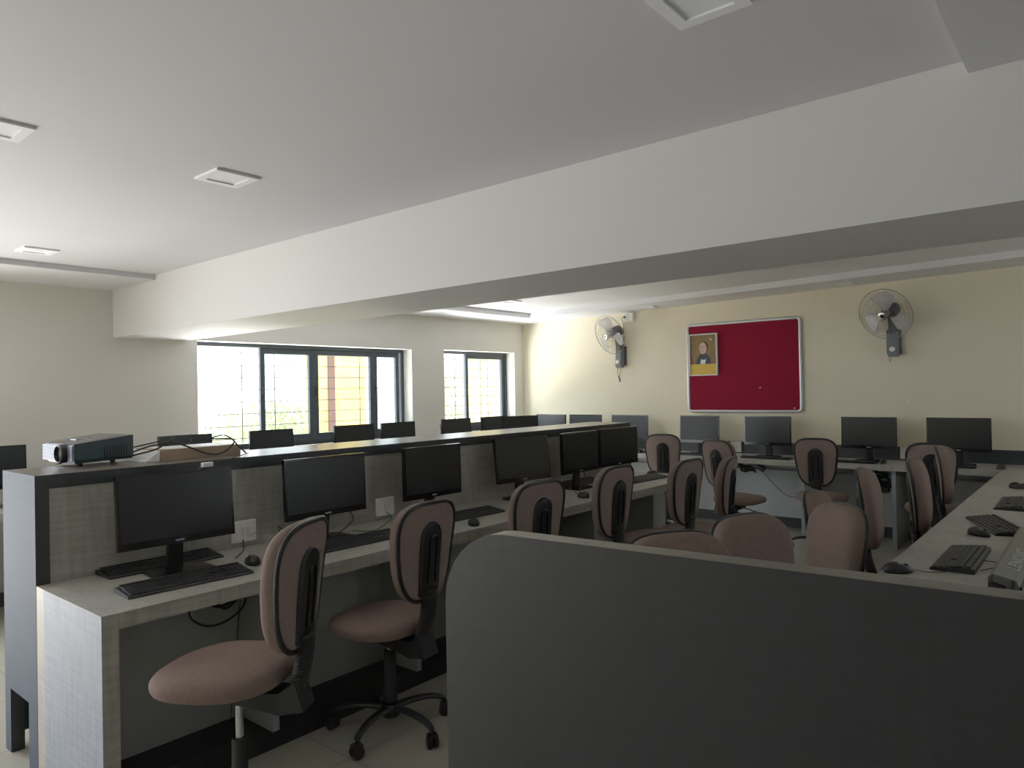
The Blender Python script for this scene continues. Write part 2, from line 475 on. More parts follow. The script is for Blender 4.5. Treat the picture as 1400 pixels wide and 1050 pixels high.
def make_chair():
    root = thing('office_chair', 'x', 'chair')
    NS = 40
    # seat pad
    rings = []
    for (s, z) in ((.90, .425), (.975, .432), (1.0, .448), (.995, .464), (.95, .480), (.85, .489), (.66, .494), (.4, .496), (.12, .496)):
        rg = []
        for k in range(NS):
            t = 2 * pi * k / NS; c_, s_ = cos(t), sin(t); n = 2.5
            x = math.copysign(abs(c_) ** (2 / n), c_) * .218; y = math.copysign(abs(s_) ** (2 / n), s_) * .215
            dz = -.012 * max(0, (y / .215)) ** 2 * (z - .42) / .07
            rg.append((x * s, y * s + .045, z + dz))
        rings.append(rg)
    obj('seat', loft(bmesh.new(), rings), M['fabric'], root, smooth=True)
    rings = []
    for (s, z) in ((.55, .405), (.80, .412), (.93, .424), (.93, .4265)):
        rg = []
        for k in range(NS):
            t = 2 * pi * k / NS
            rg.append((.205 * s * cos(t), .20 * s * sin(t) + .045, z))
        rings.append(rg)
    obj('seat_shell', loft(bmesh.new(), rings), M['plasticm'], root, smooth=True)
    # backrest
    H, WTp, WB = .42, .385, .262
    def brg(s, y, n=3.5):
        rg = []
        for k in range(NS):
            t = 2 * pi * k / NS
            x, z = outline(t, WTp, WB, H, n)
            x *= s; z *= s
            bow = -.10 * z * z / .04 * .12 + 1.1 * x * x * .35
            rg.append((x, y + bow - .10 * z, z + .79))
        return rg
    YB = -.205
    obj('backrest', loft(bmesh.new(), [brg(.985, YB - .022), brg(1.0, YB - .012), brg(1.0, YB + .004), brg(.975, YB + .020), brg(.92, YB + .033), brg(.78, YB + .043), brg(.5, YB + .048), brg(.2, YB + .049)]), M['fabric'], root, smooth=True)
    obj('backrest_piping', tube(bmesh.new(), brg(.985, YB - .0255), .0085, seg=8, closed=True), M['plastic'], root, smooth=True)
    obj('back_cover', loft(bmesh.new(), [brg(.955, YB - .0225), brg(.93, YB - .031), brg(.8, YB - .036), brg(.5, YB - .038), brg(.2, YB - .038)]), M['fabric2'], root, smooth=True)
    # spine plate
    def cap(s, y, w=.122, z0=.59, z1=.915):
        rg = []; r = w / 2
        for k in range(13):
            a = pi * k / 12; rg.append((r * cos(a) * s, z1 - r + r * sin(a) * s))
        for k in range(9):
            a = pi + pi * k / 8; rg.append((r * cos(a) * s, z0 + .03 + .03 * sin(a) * s))
        return [(x, y - .10 * (z - .79), z) for x, z in rg]
    sp = obj('spine_plate', loft(bmesh.new(), [cap(1, YB - .034), cap(1, YB - .046), cap(.9, YB - .054), cap(.75, YB - .056)]), M['plastic'], root, smooth=True)
    def yb(z, o=.058): return YB - o - .10 * (z - .79)
    pr = [(-.022, yb(.66), .66)] + [(-.022, yb(z), z) for z in (.72, .80)] + [(-.022 * cos(a), yb(.835 + .022 * sin(a)), .835 + .022 * sin(a)) for a in (0, .5, 1.0, 1.57, 2.1, 2.6, 3.14)] + [(.022, yb(z), z) for z in (.80, .72, .66)]
    obj('plate_ridge', T(pr, .0035, seg=6), M['gloss'], sp, smooth=True)
    bm = bmesh.new()
    for (sx, z) in ((-.03, .635), (.03, .635)):
        lathe(bm, [(0, 0), (.005, 0), (.005, .003), (0, .003)], 8, Matrix.Translation((sx, yb(z, .052), z)) @ Matrix.Rotation(pi / 2, 4, 'X'))
    obj('screw', bm, M['chrome'], sp)
    # ribbed bellows
    rings = []; n = 22
    for i in range(n + 1):
        f = i / n; z = .63 - f * .215; y = -.239 + .05 * f * f
        for k2, e in ((0, 1.0), (.5, .90)):
            zz = z - k2 * .215 / n
            if i == n and k2: continue
            rings.append([(.045 * e * cos(t) * (1 + .0 * f), y + .027 * e * sin(t), zz) for t in [2 * pi * q / 14 for q in range(14)]])
    obj('ribbed_sleeve', loft(bmesh.new(), rings), M['rubber'], root, smooth=False)
    # bracket under seat
    bm = bmesh.new()
    loft(bm, [[(-.045, -.215, .44), (.045, -.215, .44), (.045, -.245, .35), (-.045, -.245, .35)],
              [(-.045, -.16, .405), (.045, -.16, .405), (.045, -.16, .335), (-.045, -.16, .335)],
              [(-.05, -.08, .404), (.05, -.08, .404), (.05, -.08, .355), (-.05, -.08, .355)],
              [(-.05, .07, .404), (.05, .07, .404), (.05, .07, .375), (-.05, .07, .375)]])
    obj('mechanism', bm, M['plasticm'], root, bevel=.012)
    lv = obj('height_lever', T([(.04, .0, .385), (.14, .01, .375), (.19, .015, .362)], .005), M['plastic'], root, smooth=True)
    obj('lever_grip', T([(.185, .014, .364), (.25, .022, .345)], .010, seg=8), M['plastic'], lv, smooth=True)
    obj('gas_spring', lathe(bmesh.new(), [(.0135, .20), (.0135, .404)], 16), M['chrome'], root, smooth=True)
    obj('column_cover', lathe(bmesh.new(), [(.030, .085), (.030, .17), (.026, .175), (.026, .30), (.022, .305), (.014, .305)], 20), M['plasticm'], root, smooth=True)
    obj('base_hub', lathe(bmesh.new(), [(.0, .062), (.034, .062), (.046, .075), (.046, .105), (.036, .118), (.031, .118)], 20), M['plastic'], root, smooth=True)
    for k in range(5):
        a = 2 * pi * k / 5 + .35
        pts = [(.03, .100), (.10, .108), (.18, .104), (.24, .088), (.262, .072)]
        p3 = smoothpts([(r * cos(a), r * sin(a), z) for r, z in pts], 4)
        rr = [.020 - .007 * i / (len(p3) - 1) for i in range(len(p3))]
        lg = obj('leg', tube(bmesh.new(), p3, .02, seg=10, rads=rr, sx=1.1, sz=.75), M['plastic'], root, smooth=True)
        bm = bmesh.new()
        cx, cy = .262 * cos(a), .262 * sin(a)
        tang = a + 1.1
        dx, dy = cos(tang), sin(tang)
        for s in (-1, 1):
            mx = Matrix.Translation((cx + s * dx * .014, cy + s * dy * .014, .026)) @ Matrix.Rotation(tang, 4, 'Z') @ Matrix.Rotation(pi / 2, 4, 'Y')
            lathe(bm, [(0, -.009), (.022, -.009), (.026, -.006), (.026, .006), (.022, .009), (0, .009)], 16, mx)
        lathe(bm, [(.006, .02), (.006, .075)], 8, Matrix.Translation((cx, cy, 0)))
        loft(bm, [[(cx + q[0] * dx - q[1] * dy, cy + q[0] * dy + q[1] * dx, z) for q in ((-.02, -.02), (.02, -.02), (.02, .02), (-.02, .02))] for z in (.046, .056)])
        obj('caster', bm, M['plastic'], lg, smooth=True)
    return root
chair0 = make_chair()
first = [True]
FIXED = ('column_cover', 'base_hub', 'leg')
def place_chair(bx, by, top, az, label, group, base_rot=0):
    """bx,by: where the backrest stands; top: height of its top; az: facing, ccw from +Y"""
    o = chair0 if first[0] else copy_tree(chair0)
    first[0] = False
    fx, fy = -sin(R(az)), cos(R(az))
    o = o
    o.location = (bx + .205 * fx, by + .205 * fy, 0); o.rotation_euler = (0, 0, R(az))
    for ch in o.children:
        if ch.name.split('.')[0] not in FIXED: ch.location.z = top - 1.0
        else: ch.rotation_euler.z = R(base_rot)
    group_tag(o, label, group)
    if len(placed) == 0:
        for ch in o.children:
            if ch.name.split('.')[0] in ('seat', 'seat_shell', 'height_lever'): ch.location.z += .045
            if ch.name.startswith('column_cover'): ch.location.z = .045
            if ch.name.startswith('gas_spring') or ch.name.startswith('mechanism'): ch.location.z += .043
    placed.append(o)
    return o
placed = []
chairs = [
 (-2.06, 1.34, 1.07, 121, 'mauve brown office chair nearest the end of the counter desk, seat turned toward it', 0, 20),
 (-2.255, 2.085, 1.02, 95, 'office chair by the counter desk, second from its near end, five-star base showing', 0, 0),
 (-2.268, 2.887, 1.02, 82, 'office chair by the counter desk whose lower half is hidden by the dark panel', 0, 30),
 (-2.262, 3.61, 1.03, 88, 'office chair facing the counter desk beside the fifth monitor of the row', 0, 12),
 (-2.12, 4.25, 1.02, 87, 'office chair at the far end of the counter desk with its round seat in view', 0, 50),
 (-2.125, 4.90, .98, 101, 'office chair seen edge-on, just beyond the far end of the counter desk', 0, 5),
 (-3.50, 6.55, 1.01, 22, 'small far office chair before the board-wall desk, left of the maroon board', 1, 0),
 (-2.68, 6.05, 1.01, -18, 'far office chair turned aside with its seat showing, below the maroon board', 1, 15),
 (-1.99, 6.50, 1.015, 8, 'far office chair seen squarely from behind, right of the widest far monitor', 1, 30),
 (-1.09, 6.40, 1.01, 6, 'far office chair seen from behind with another backrest overlapping it', 1, 44),
 (-.94, 6.0, 1.02, -82, 'office chair at the far end of the side desk, overlapping the chair behind', 2, 10),
 (-.87, 4.74, 1.035, -84, 'office chair seen edge-on, tucked to the middle of the side desk', 2, 22),
 (-1.0, 4.16, 1.023, -83, 'tall narrow looking office chair, edge-on, beside the dark desk support', 2, 36),
 (-.905, 3.18, .972, 138, 'office chair with smooth mauve front nearest the mouse on the side desk', 2, 50),
 (-1.06, 3.52, .975, -85, 'office chair mostly hidden behind the smooth mauve backrest', 2, 8),
 (-.985, 2.50, 1.015, -113, 'office chair with rounded front showing above the middle of the dark panel', 2, 25),
 (-.98, 1.925, 1.045, -122, 'office chair of which only the top curve peeks over the dark panel', 2, 60),
]
cg = ['office chairs along the counter desk', 'office chairs at the board-wall desk', 'office chairs along the side desk']
for (x, y, t, a, l, g, br) in chairs: place_chair(x, y, t, a, l, cg[g], (-(a + 20) % 72) if g == 0 else br)

# ------------------------------------------------------------------ monitors
def make_monitor():
    root = thing('monitor', 'x', 'monitor')
    cs = obj('casing', B(-.24, .24, -.012, .010, .118, .415), M['gloss'], root, bevel=.004)
    obj('back_shell', loft(bmesh.new(), [[(-.225, -.012, .13), (.225, -.012, .13), (.225, -.012, .405), (-.225, -.012, .405)],
                                         [(-.13, -.038, .17), (.13, -.038, .17), (.13, -.038, .35), (-.13, -.038, .35)]]), M['plasticm'], root, bevel=.004)
    obj('screen', B(-.229, .229, .0095, .0108, .148, .404), M['screen'], root)
    obj('logo', B(-.018, .018, .0098, .0108, .128, .135), M['silver'], cs)
    obj('neck', loft(bmesh.new(), [[(-.032, -.055, .012), (.032, -.055, .012), (.032, -.03, .012), (-.032, -.03, .012)],
                                   [(-.03, -.045, .12), (.03, -.045, .12), (.03, -.018, .12), (-.03, -.018, .12)],
                                   [(-.03, -.052, .24), (.03, -.052, .24), (.03, -.033, .24), (-.03, -.033, .24)]]), M['plastic'], root, bevel=.003)
    obj('base', loft(bmesh.new(), [[(-.12, -.072, 0), (.12, -.072, 0), (.13, .07, 0), (-.13, .07, 0)], [(-.12, -.072, .008), (.12, -.072, .008), (.13, .07, .006), (-.13, .07, .006)],
                                   [(-.06, -.065, .014), (.06, -.065, .014), (.06, .02, .012), (-.06, .02, .012)]]), M['gloss'], root, bevel=.002)
    return root
mon0 = make_monitor(); fm = [True]
def place_monitor(x, y, az, tilt, label, group, s=1.0):
    o = mon0 if fm[0] else copy_tree(mon0)
    fm[0] = False
    o.location = (x, y, DK + .0005); o.rotation_euler = (0, 0, R(az)); o.scale = (s, 1, 1)
    for ch in o.children:
        if ch.name.split('.')[0] in ('casing', 'back_shell', 'screen'):
            ch.rotation_euler.x = R(tilt)
            # pivot at z=.26
            ch.location = (0, sin(R(tilt)) * .26, .26 - cos(R(tilt)) * .26)
    group_tag(o, label, group)
    return o
g1, g2, g3 = 'monitors along the counter desk', 'monitors on the window-wall desk', 'monitors on the board-wall desk'
for a in [
 (-3.02, 1.405, -92, 5, 'widest black monitor, first on the counter desk under the projector', g1),
 (-3.05, 2.17, -90, 2, 'black monitor between the two white switch boxes on the counter desk', g1),
 (-3.05, 2.91, -90, 1, 'third black monitor on the counter desk, above a keyboard and mouse', g1, .94),
 (-3.06, 3.755, -96, 6, 'grey looking tilted monitor, fourth along the counter desk', g1, 1.04),
 (-3.02, 4.375, -88, 1, 'black monitor with its neck visible, fifth along the counter desk', g1),
 (-3.04, 4.95, -92, 1, 'last black monitor at the far end of the counter desk', g1, 1.12),
 (-5.85, 1.45, -90, 2, 'corner of a grey monitor beyond the counter, left of the projector', g2, .9),
 (-5.85, 2.80, -92, 4, 'monitor peeking over the counter behind the cardboard box', g2, .92),
 (-5.85, 3.585, -92, 3, 'monitor top before the open bay of the wide window', g2, .9),
 (-5.85, 4.51, -92, 3, 'monitor top in front of the ochre wall seen through the window', g2),
 (-5.85, 5.09, -92, 3, 'monitor top before the right frame of the wide window', g2, .95),
 (-5.85, 5.97, -92, 3, 'monitor top under the open bay of the narrow window', g2, .98),
 (-5.85, 6.61, -88, 1, 'monitor top right under the sash of the narrow window', g2, .9),
 (-5.60, 6.84, -112, 1, 'monitor top nearest the room corner beyond the counter', g2, 1.05),
 (-5.50, 7.34, 176, 2, 'monitor in the room corner on the board-wall desk', g3),
 (-4.975, 7.34, 178, 2, 'monitor top beside the corner, left of the fan pull cord', g3),
 (-4.35, 7.34, 180, 2, 'pale reflecting monitor just beyond the end of the counter', g3),
 (-3.475, 7.34, 184, 4, 'tilted dark monitor under the left end of the maroon board', g3, .92),
 (-2.725, 7.34, 180, 2, 'monitor under the right end of the maroon board', g3),
 (-1.765, 7.34, 181, 2, 'black monitor under the right wall fan', g3),
 (-1.04, 7.34, 180, 2, 'widest far monitor, behind the overlapping chairs', g3, 1.02),
]: place_monitor(*a)

# ------------------------------------------------------------------ keyboards, mice
def make_keyboard():
    root = thing('keyboard', 'x', 'keyboard')
    bm = bmesh.new()
    prism(bm, [(-.075, 0), (.075, 0), (.075, .018), (.055, .020), (-.070, .010), (-.075, .006)], 'x', -.225, .225)
    obj('case', bm, M['plastic'], root, bevel=.002)
    bm = bmesh.new()
    for r in range(6):
        y = .052 - r * .0205 - (.004 if r else 0)
        x = -.215
        keys = 22
        for c in range(keys):
            w = .0175; xx = -.213 + c * .0194 + (.004 if c > 14 else 0) + (.002 if c > 17 else 0)
            if r == 5 and 3 < c < 9: continue
            if c in (15, 16, 17) and r == 3: continue
            z = .0185 * (y + .075) / .15 + .0065
            box(bm, xx, min(xx + w, .218), y - .0085, y + .0085, z, z + .006)
        if r == 5:
            z = .0185 * (y + .075) / .15 + .0065
            box(bm, -.213 + 4 * .0194, -.213 + 9 * .0194 - .002, y - .0085, y + .0085, z, z + .006)
    k = obj('key_block', bm, M['keys'], root)
    return root
kb0 = make_keyboard(); fk = [True]
def place_kb(x, y, az, label, group):
    o = kb0 if fk[0] else copy_tree(kb0)
    fk[0] = False
    o.location = (x, y, DK + .0005); o.rotation_euler = (0, 0, R(az)); o.scale = (1.07, 1, 1); group_tag(o, label, group)
    return o
kg = 'keyboards on the counter desk'; kg2 = 'keyboards on the side desk'; kg3 = 'keyboards on the board-wall desk'
# local +Y is the rear edge of the keyboard
for a in [
 (-2.80, 1.335, 87, 'black keyboard in front of the first monitor on the counter desk', kg),
 (-3.17, 1.405, 90, 'black keyboard lying behind the stand of the first monitor', kg),
 (-2.84, 2.20, 88, 'black keyboard in front of the second monitor, partly behind a chair', kg),
 (-2.90, 3.04, 87, 'black keyboard beside the mouse under the third monitor', kg),
 (-3.17, 4.585, 90, 'black keyboard behind the stand of the fifth monitor', kg),
 (-2.86, 5.05, 86, 'black keyboard at the far end of the counter desk', kg),
 (-.485, 3.43, -90, 'black keyboard on the side desk nearest the dark panel', kg2),
 (-.455, 4.30, -68, 'black keyboard lying askew beside a mouse on the side desk', kg2),
 (-.46, 5.12, -89, 'black keyboard on the side desk, third from the dark panel', kg2),
 (-3.36, 7.16, 180, 'small dark keyboard under the tilted far monitor', kg3),
 (-2.66, 7.13, 180, 'dark keyboard in front of the monitor at the right end of the maroon board', kg3),
 (-1.90, 7.14, 180, 'dark keyboard in front of the monitor beneath the right fan', kg3),
 (-1.13, 7.13, 180, 'dark keyboard before the widest far monitor', kg3),
 (-4.3, 7.14, 180, 'dark keyboard just past the end of the counter', kg3),
]: place_kb(*a)

def make_mouse():
    root = thing('mouse', 'x', 'computer mouse')
    rings = []
    for (s, z) in ((.9, 0), (1, .006), (.98, .016), (.86, .026), (.62, .033), (.3, .036), (.08, .0365)):
        rings.append([(.030 * s * cos(t) * (1 - .12 * sin(t)), .055 * s * sin(t), z * (1 - .15 * sin(t))) for t in [2 * pi * k / 24 for k in range(24)]])
    obj('shell', loft(bmesh.new(), rings), M['plastic'], root, smooth=True)
    obj('scroll_wheel', lathe(bmesh.new(), [(0, -.003), (.009, -.003), (.009, .003), (0, .003)], 14, Matrix.Translation((0, .028, .0255)) @ Matrix.Rotation(pi / 2, 4, 'Y')), M['rubber'], root)
    return root
ms0 = make_mouse(); fs = [True]
def place_mouse(x, y, az, label, group):
    o = ms0 if fs[0] else copy_tree(ms0)
    fs[0] = False
    o.location = (x, y, DK + .0005); o.rotation_euler = (0, 0, R(az)); group_tag(o, label, group)
mg, mg2, mg3 = 'mice on the counter desk', 'mice on the side desk', 'mice on the board-wall desk'
for a in [
 (-2.87, 1.655, 80, 'black mouse at the far end of the first keyboard on the counter desk', mg),
 (-2.685, 2.86, 60, 'black mouse on the desk edge below the third monitor', mg),
 (-2.74, 4.0, 75, 'black mouse on the desk between the third and fourth office chairs', mg),
 (-2.97, 5.36, 80, 'black mouse at the very end of the counter desk', mg),
 (-.645, 3.07, -60, 'black mouse on the side desk just over the dark panel', mg2),
 (-.495, 4.02, -120, 'black mouse touching the askew keyboard on the side desk', mg2),
 (-.50, 5.93, -100, 'farthest black mouse on the side desk', mg2),
 (-.72, 7.16, 170, 'small black mouse on the far desk beside the widest far monitor', mg3),
 (-4.02, 7.14, 180, 'small black mouse on the far desk past the counter end', mg3),
 (-1.60, 7.13, 180, 'small dark mouse on the far desk beside the dark support panel', mg3),
]: place_mouse(*a)

# long grey bar on the side desk
gb = thing('desktop_bar', 'long grey plastic bar with pale lettering and dark end cap on the side desk', 'bar', (-.305, 2.98, DK + .0005))
bm = bmesh.new()
prism(bm, [(-.042, 0), (.042, 0), (.046, .012), (.036, .034), (-.030, .048), (-.044, .036)], 'y', .05, 1.12)
obj('bar_body', bm, M['bar'], gb, bevel=.003)
obj('end_cap', loft(bmesh.new(), [[(-.046, .05, 0), (.030, .05, 0), (.030, .05, .036), (-.03, .05, .049), (-.046, .05, .037)],
                                  [(-.040, .0, 0), (.010, .0, 0), (.012, .0, .024), (-.024, .0, .034), (-.040, .0, .026)]]), M['plastic'], gb, bevel=.004)
obj('edge_trim', B(.0465, .053, .06, 1.12, .0, .012), M['plastic'], gb)
cu = bpy.data.curves.new('lettering', 'FONT'); cu.body = 'LENOVO'; cu.size = .075; cu.extrude = .0004; cu.align_x = 'LEFT'
cu.materials.append(M['letter'])
lt = bpy.data.objects.new('lettering', cu); C.objects.link(lt); lt.parent = gb
lt.location = (.0335, .20, .0362); lt.rotation_euler = Euler((R(0), R(0), R(90))); lt.scale = (1.35, .75, 1)
# tilt lettering onto the sloping top face
sl = math.atan2(.048 - .034, .066)
lt.rotation_euler = (Matrix.Rotation(sl, 3, 'Y') @ Matrix.Rotation(R(90), 3, 'Z')).to_euler()

bpy.context.view_layer.update()
_me = bpy.data.meshes.new_from_object(lt.evaluated_get(bpy.context.evaluated_depsgraph_get()))
_lo = bpy.data.objects.new('lettering_print', _me); C.objects.link(_lo); _lo.parent = gb
_lo.location = lt.location; _lo.rotation_euler = lt.rotation_euler; _lo.scale = lt.scale
bpy.data.objects.remove(lt); _lo.name = 'lettering'

# ------------------------------------------------------------------ switch boxes
def switch_box(name, label, loc, rz, w, h, group):
    t = thing(name, label, 'switch', loc, rz, group)
    obj('back_box', B(-w / 2, w / 2, 0, .022, 0, h), M['white'], t, bevel=.003)
    obj('face_plate', B(-w / 2 + .006, w / 2 - .006, .0215, .027, .006, h - .006), M['white'], t, bevel=.002)
    n = 2
    for i in range(n):
        x = -.016 + i * .026
        obj('rocker', B(x - .009, x + .009, .0268, .031, h * .28, h * .70), M['paper'], t, bevel=.002)
    return t
switch_box('switch_box', 'white switch box on the counter face between the first and second monitors', (PX - .0035, 1.822, .775), -90, .118, .10, 'white switch boxes')
switch_box('switch_box', 'white switch box on the counter face between the second and third monitors', (PX - .0035, 2.70, .775), -90, .118, .10, 'white switch boxes')
switch_box('switch_box', 'small white switch box on the far wall strip left of the widest gap', (-3.155, 7.573, .765), 180, .12, .11, 'white switch boxes')
switch_box('switch_box', 'small white switch box on the far wall strip below the right fan', (-1.485, 7.573, .765), 180, .12, .11, 'white switch boxes')

# ------------------------------------------------------------------ notice board, portrait
nb = thing('notice_board', 'maroon felt notice board in a rounded silver frame', 'notice board', (-3.08, YW, 1.19))
bw, bh = 1.285, 1.005
obj('felt_panel', B(-bw / 2 + .02, bw / 2 - .02, -.018, -.004, .02, bh - .02), M['felt'], nb)
def rrect(x0, x1, z0, z1, r, y, n=6):
    pts = []
    for (cx, cz, a0) in ((x1 - r, z1 - r, 0), (x0 + r, z1 - r, pi / 2), (x0 + r, z0 + r, pi), (x1 - r, z0 + r, 3 * pi / 2)):
        for k in range(n + 1):
            a = a0 + (pi / 2) * k / n; pts.append((cx + r * cos(a), y, cz + r * sin(a)))
    return pts
bm = bmesh.new()
tube(bm, rrect(-bw / 2 + .016, bw / 2 - .016, .016, bh - .016, .035, -.018), .016, seg=10, closed=True)
obj('silver_frame', bm, M['alu'], nb, smooth=True)
for (x, z) in ((.20, .27), (.555, .05), (.60, .03)):
    tag(obj('push_pin', lathe(bmesh.new(), [(0, 0), (.006, 0), (.007, .008), (0, .010)], 10, Matrix.Translation((-3.08 + x, YW - .0182, 1.19 + z)) @ Matrix.Rotation(pi / 2, 4, 'X')), M['white']),
        'small white push pin stuck in the maroon board', 'push pin', 'white push pins on the maroon board')
pt = thing('framed_portrait', 'small framed portrait of a grey-haired man in a dark coat on the maroon board', 'picture', (-3.512, YW - .019, 1.605))
pw, ph = .335, .47
bm = bmesh.new()
for a in ((-pw / 2, pw / 2, 0, .012), (-pw / 2, pw / 2, ph - .012, ph), (-pw / 2, -pw / 2 + .012, .012, ph - .012), (pw / 2 - .012, pw / 2, .012, ph - .012)):
    box(bm, a[0], a[1], -.038, 0, a[2], a[3])
obj('picture_frame', bm, M['paper'], pt)
pic = obj('backdrop_print', B(-pw / 2 + .012, pw / 2 - .012, -.022, -.002, .13, ph - .012), M['gold'], pt)
obj('caption_band', B(-pw / 2 + .012, pw / 2 - .012, -.0225, -.002, .012, .13), M['yellow'], pt)
def flat(name, pts, y, m, par):
    bm = bmesh.new(); prism(bm, pts, 'y', y, y + .0008); return obj(name, bm, m, par)
def ell(cx, cz, rx, rz, n=20, a0=0, a1=2 * pi): return [(cx + rx * cos(a0 + (a1 - a0) * k / n), cz + rz * sin(a0 + (a1 - a0) * k / n)) for k in range(n)]
flat('drape', [(-.155, .13), (-.118, .13), (-.126, .20), (-.145, .26), (-.155, .27)], -.0235, M['curtain'], pic)
flat('drape', [(.155, .13), (.130, .13), (.136, .22), (.148, .30), (.155, .31)], -.0235, M['curtain'], pic)
flat('coat', [(-.085, .131), (.09, .131), (.088, .19), (.06, .225), (.03, .25), (-.02, .25), (-.05, .225), (-.08, .18)], -.0240, M['coat'], pic)
flat('shirt', [(-.035, .131), (.02, .131), (.035, .19), (.01, .175), (-.02, .185), (-.03, .17)], -.0248, M['paper'], pic)
flat('hair', ell(.016, .328, .046, .056), -.0246, M['hair'], pic)
flat('face', ell(-.002, .308, .043, .066), -.0256, M['skin'], pic)
flat('cravat', [(-.03, .21), (.035, .215), (.04, .24), (-.02, .245), (-.03, .23)], -.0262, M['coat'], pic)
flat('eyebrow', [(-.036, .325), (-.012, .328), (-.012, .322), (-.036, .319)], -.0266, M['hair'], pic)
flat('eyebrow', [(.006, .328), (.028, .327), (.028, .321), (.006, .322)], -.0266, M['hair'], pic)
flat('nose', [(-.012, .318), (-.005, .318), (-.006, .296), (-.016, .294)], -.0266, mat('portrait_shade', (176, 132, 114), .6), pic)
flat('mouth', [(-.024, .276), (.006, .278), (.006, .274), (-.024, .272)], -.0266, M['hair'], pic)
flat('emblem', ell(.095, .405, .014, .014), -.0240, mat('portrait_emblem', (196, 176, 186), .6), pic)

# ------------------------------------------------------------------ fans
def make_fan(loc, az, pitch, roll_blade, label):
    t = thing('wall_fan', label, 'wall fan', loc, 0, 'wall fans beside the maroon board')
    # wall plate (facing -Y)
    obj('wall_plate', B(-.06, .06, -.05, 0, -.10, .13), M['fanbody'], t, bevel=.012)
    cb = obj('control_box', loft(bmesh.new(), [[(-.05, -.05, -.13), (.05, -.05, -.13), (.05, -.05, .10), (-.05, -.05, .10)],
                                          [(-.04, -.105, -.115), (.04, -.105, -.115), (.035, -.095, .085), (-.035, -.095, .085)]]), M['fanbody2'], t, bevel=.010)
    obj('speed_knob', lathe(bmesh.new(), [(.024, 0), (.024, .018), (.018, .024), (0, .024)], 18, Matrix.Translation((0, -.100, -.06)) @ Matrix.Rotation(pi / 2, 4, 'X')), M['white'], cb, smooth=True)
    obj('arm', loft(bmesh.new(), [[(-.032, -.085, .07), (.032, -.085, .07), (.032, -.03, .09), (-.032, -.03, .09)],
                                  [(-.028, -.12, .20), (.028, -.12, .20), (.028, -.06, .22), (-.028, -.06, .22)],
                                  [(-.028, -.16, .27), (.028, -.16, .27), (.028, -.10, .30), (-.028, -.10, .30)]]), M['fanbody'], t, bevel=.008)
    hd = bpy.data.objects.new('fan_head', None); C.objects.link(hd); hd.parent = t
    hd.location = (0, -.15, .30)
    # local +Z of the head = direction it blows
    d = Vector((-sin(R(az)) * cos(R(pitch)), cos(R(az)) * cos(R(pitch)), -sin(R(pitch))))
    hd.rotation_euler = d.to_track_quat('Z', 'Y').to_euler()
    obj('motor_housing', lathe(bmesh.new(), [(0, -.09), (.045, -.088), (.065, -.07), (.07, -.03), (.07, .02), (.06, .05), (.02, .055)], 24), M['fanbody'], hd, smooth=True)
    rad = .243; zc = .10
    bm = bmesh.new()
    for z, r in ((zc, rad), (zc + .045, rad * .80), (zc + .06, rad * .52), (zc - .045, rad * .80), (zc - .06, rad * .45)):
        tube(bm, [(r * cos(a), r * sin(a), z) for a in [2 * pi * k / 48 for k in range(48)]], .0012 if r < rad else .0032, seg=5, closed=True)
    for k in range(48):
        a = 2 * pi * k / 48
        for sg in (1, -1):
            pts = [(r * cos(a), r * sin(a), zc + sg * z) for r, z in ((.04, .066), (.13, .060), (.20, .045), (.238, .020), (rad, 0))]
            tube(bm, pts, .0007, seg=3)
    obj('cage', bm, M['cage'], hd)
    obj('badge', lathe(bmesh.new(), [(0, zc + .062), (.040, zc + .062), (.042, zc + .066), (.034, zc + .072), (.018, zc + .073), (0, zc + .073)], 24), [M['chrome']], hd, smooth=True)
    obj('badge_centre', lathe(bmesh.new(), [(0, zc + .0731), (.016, zc + .0731), (.014, zc + .078), (0, zc + .079)], 20), M['gloss'], hd, smooth=True)
    obj('blade_hub', lathe(bmesh.new(), [(.03, .055), (.034, .075), (.034, .115), (.02, .128), (0, .130)], 20), M['blade'], hd, smooth=True)
    for k in range(3):
        bm = bmesh.new(); rings = []
        a0 = 2 * pi * k / 3 + roll_blade
        N = 10
        for i in range(N + 1):
            f = i / N; r = .03 + f * .185
            half = .30 + .26 * sin(pi * min(f * 1.0, 1) * .62) - .22 * max(0, f - .86) / .14
            row = []
            for q in range(9):
                u = q / 8 * 2 - 1
                ang = a0 + u * half + .35 * f
                z = .10 + u * .028 * (1 - .2 * f)
                row.append((r * cos(ang), r * sin(ang), z))
            rings.append(row)
        vr = [[bm.verts.new(p) for p in row] for row in rings]
        for A_, B_ in zip(vr, vr[1:]):
            for q in range(8): bm.faces.new([A_[q], A_[q + 1], B_[q + 1], B_[q]])
        bo = obj('blade', bm, M['blade'], hd, smooth=True)
        md = bo.modifiers.new('thick', 'SOLIDIFY'); md.thickness = .002
    return t
f1 = make_fan((-4.585, YW, 1.86), 163, 21, 1.4, 'wall fan between the room corner and the maroon board, with a hanging pull cord')
f2 = make_fan((-1.58, YW, 1.86), 166, 21, 1.25, 'wall fan right of the maroon board casting a soft shadow')
cd = obj('pull_cord', T(smoothpts([(-.02, -.075, -.13), (-.028, -.075, -.19), (-.008, -.075, -.235)], 5), .003), M['cage'], f1)
tube_ = obj('pull_cord', T(smoothpts([(.02, -.075, -.13), (.014, -.075, -.19), (-.004, -.075, -.235)], 5), .003), M['cage'], f1)
obj('cord_weight', T(smoothpts([(-.006, -.075, -.225), (-.008, -.075, -.25), (.006, -.075, -.275), (-.004, -.075, -.30)], 4), .010, seg=8), M['fanbody'], f1, smooth=True)
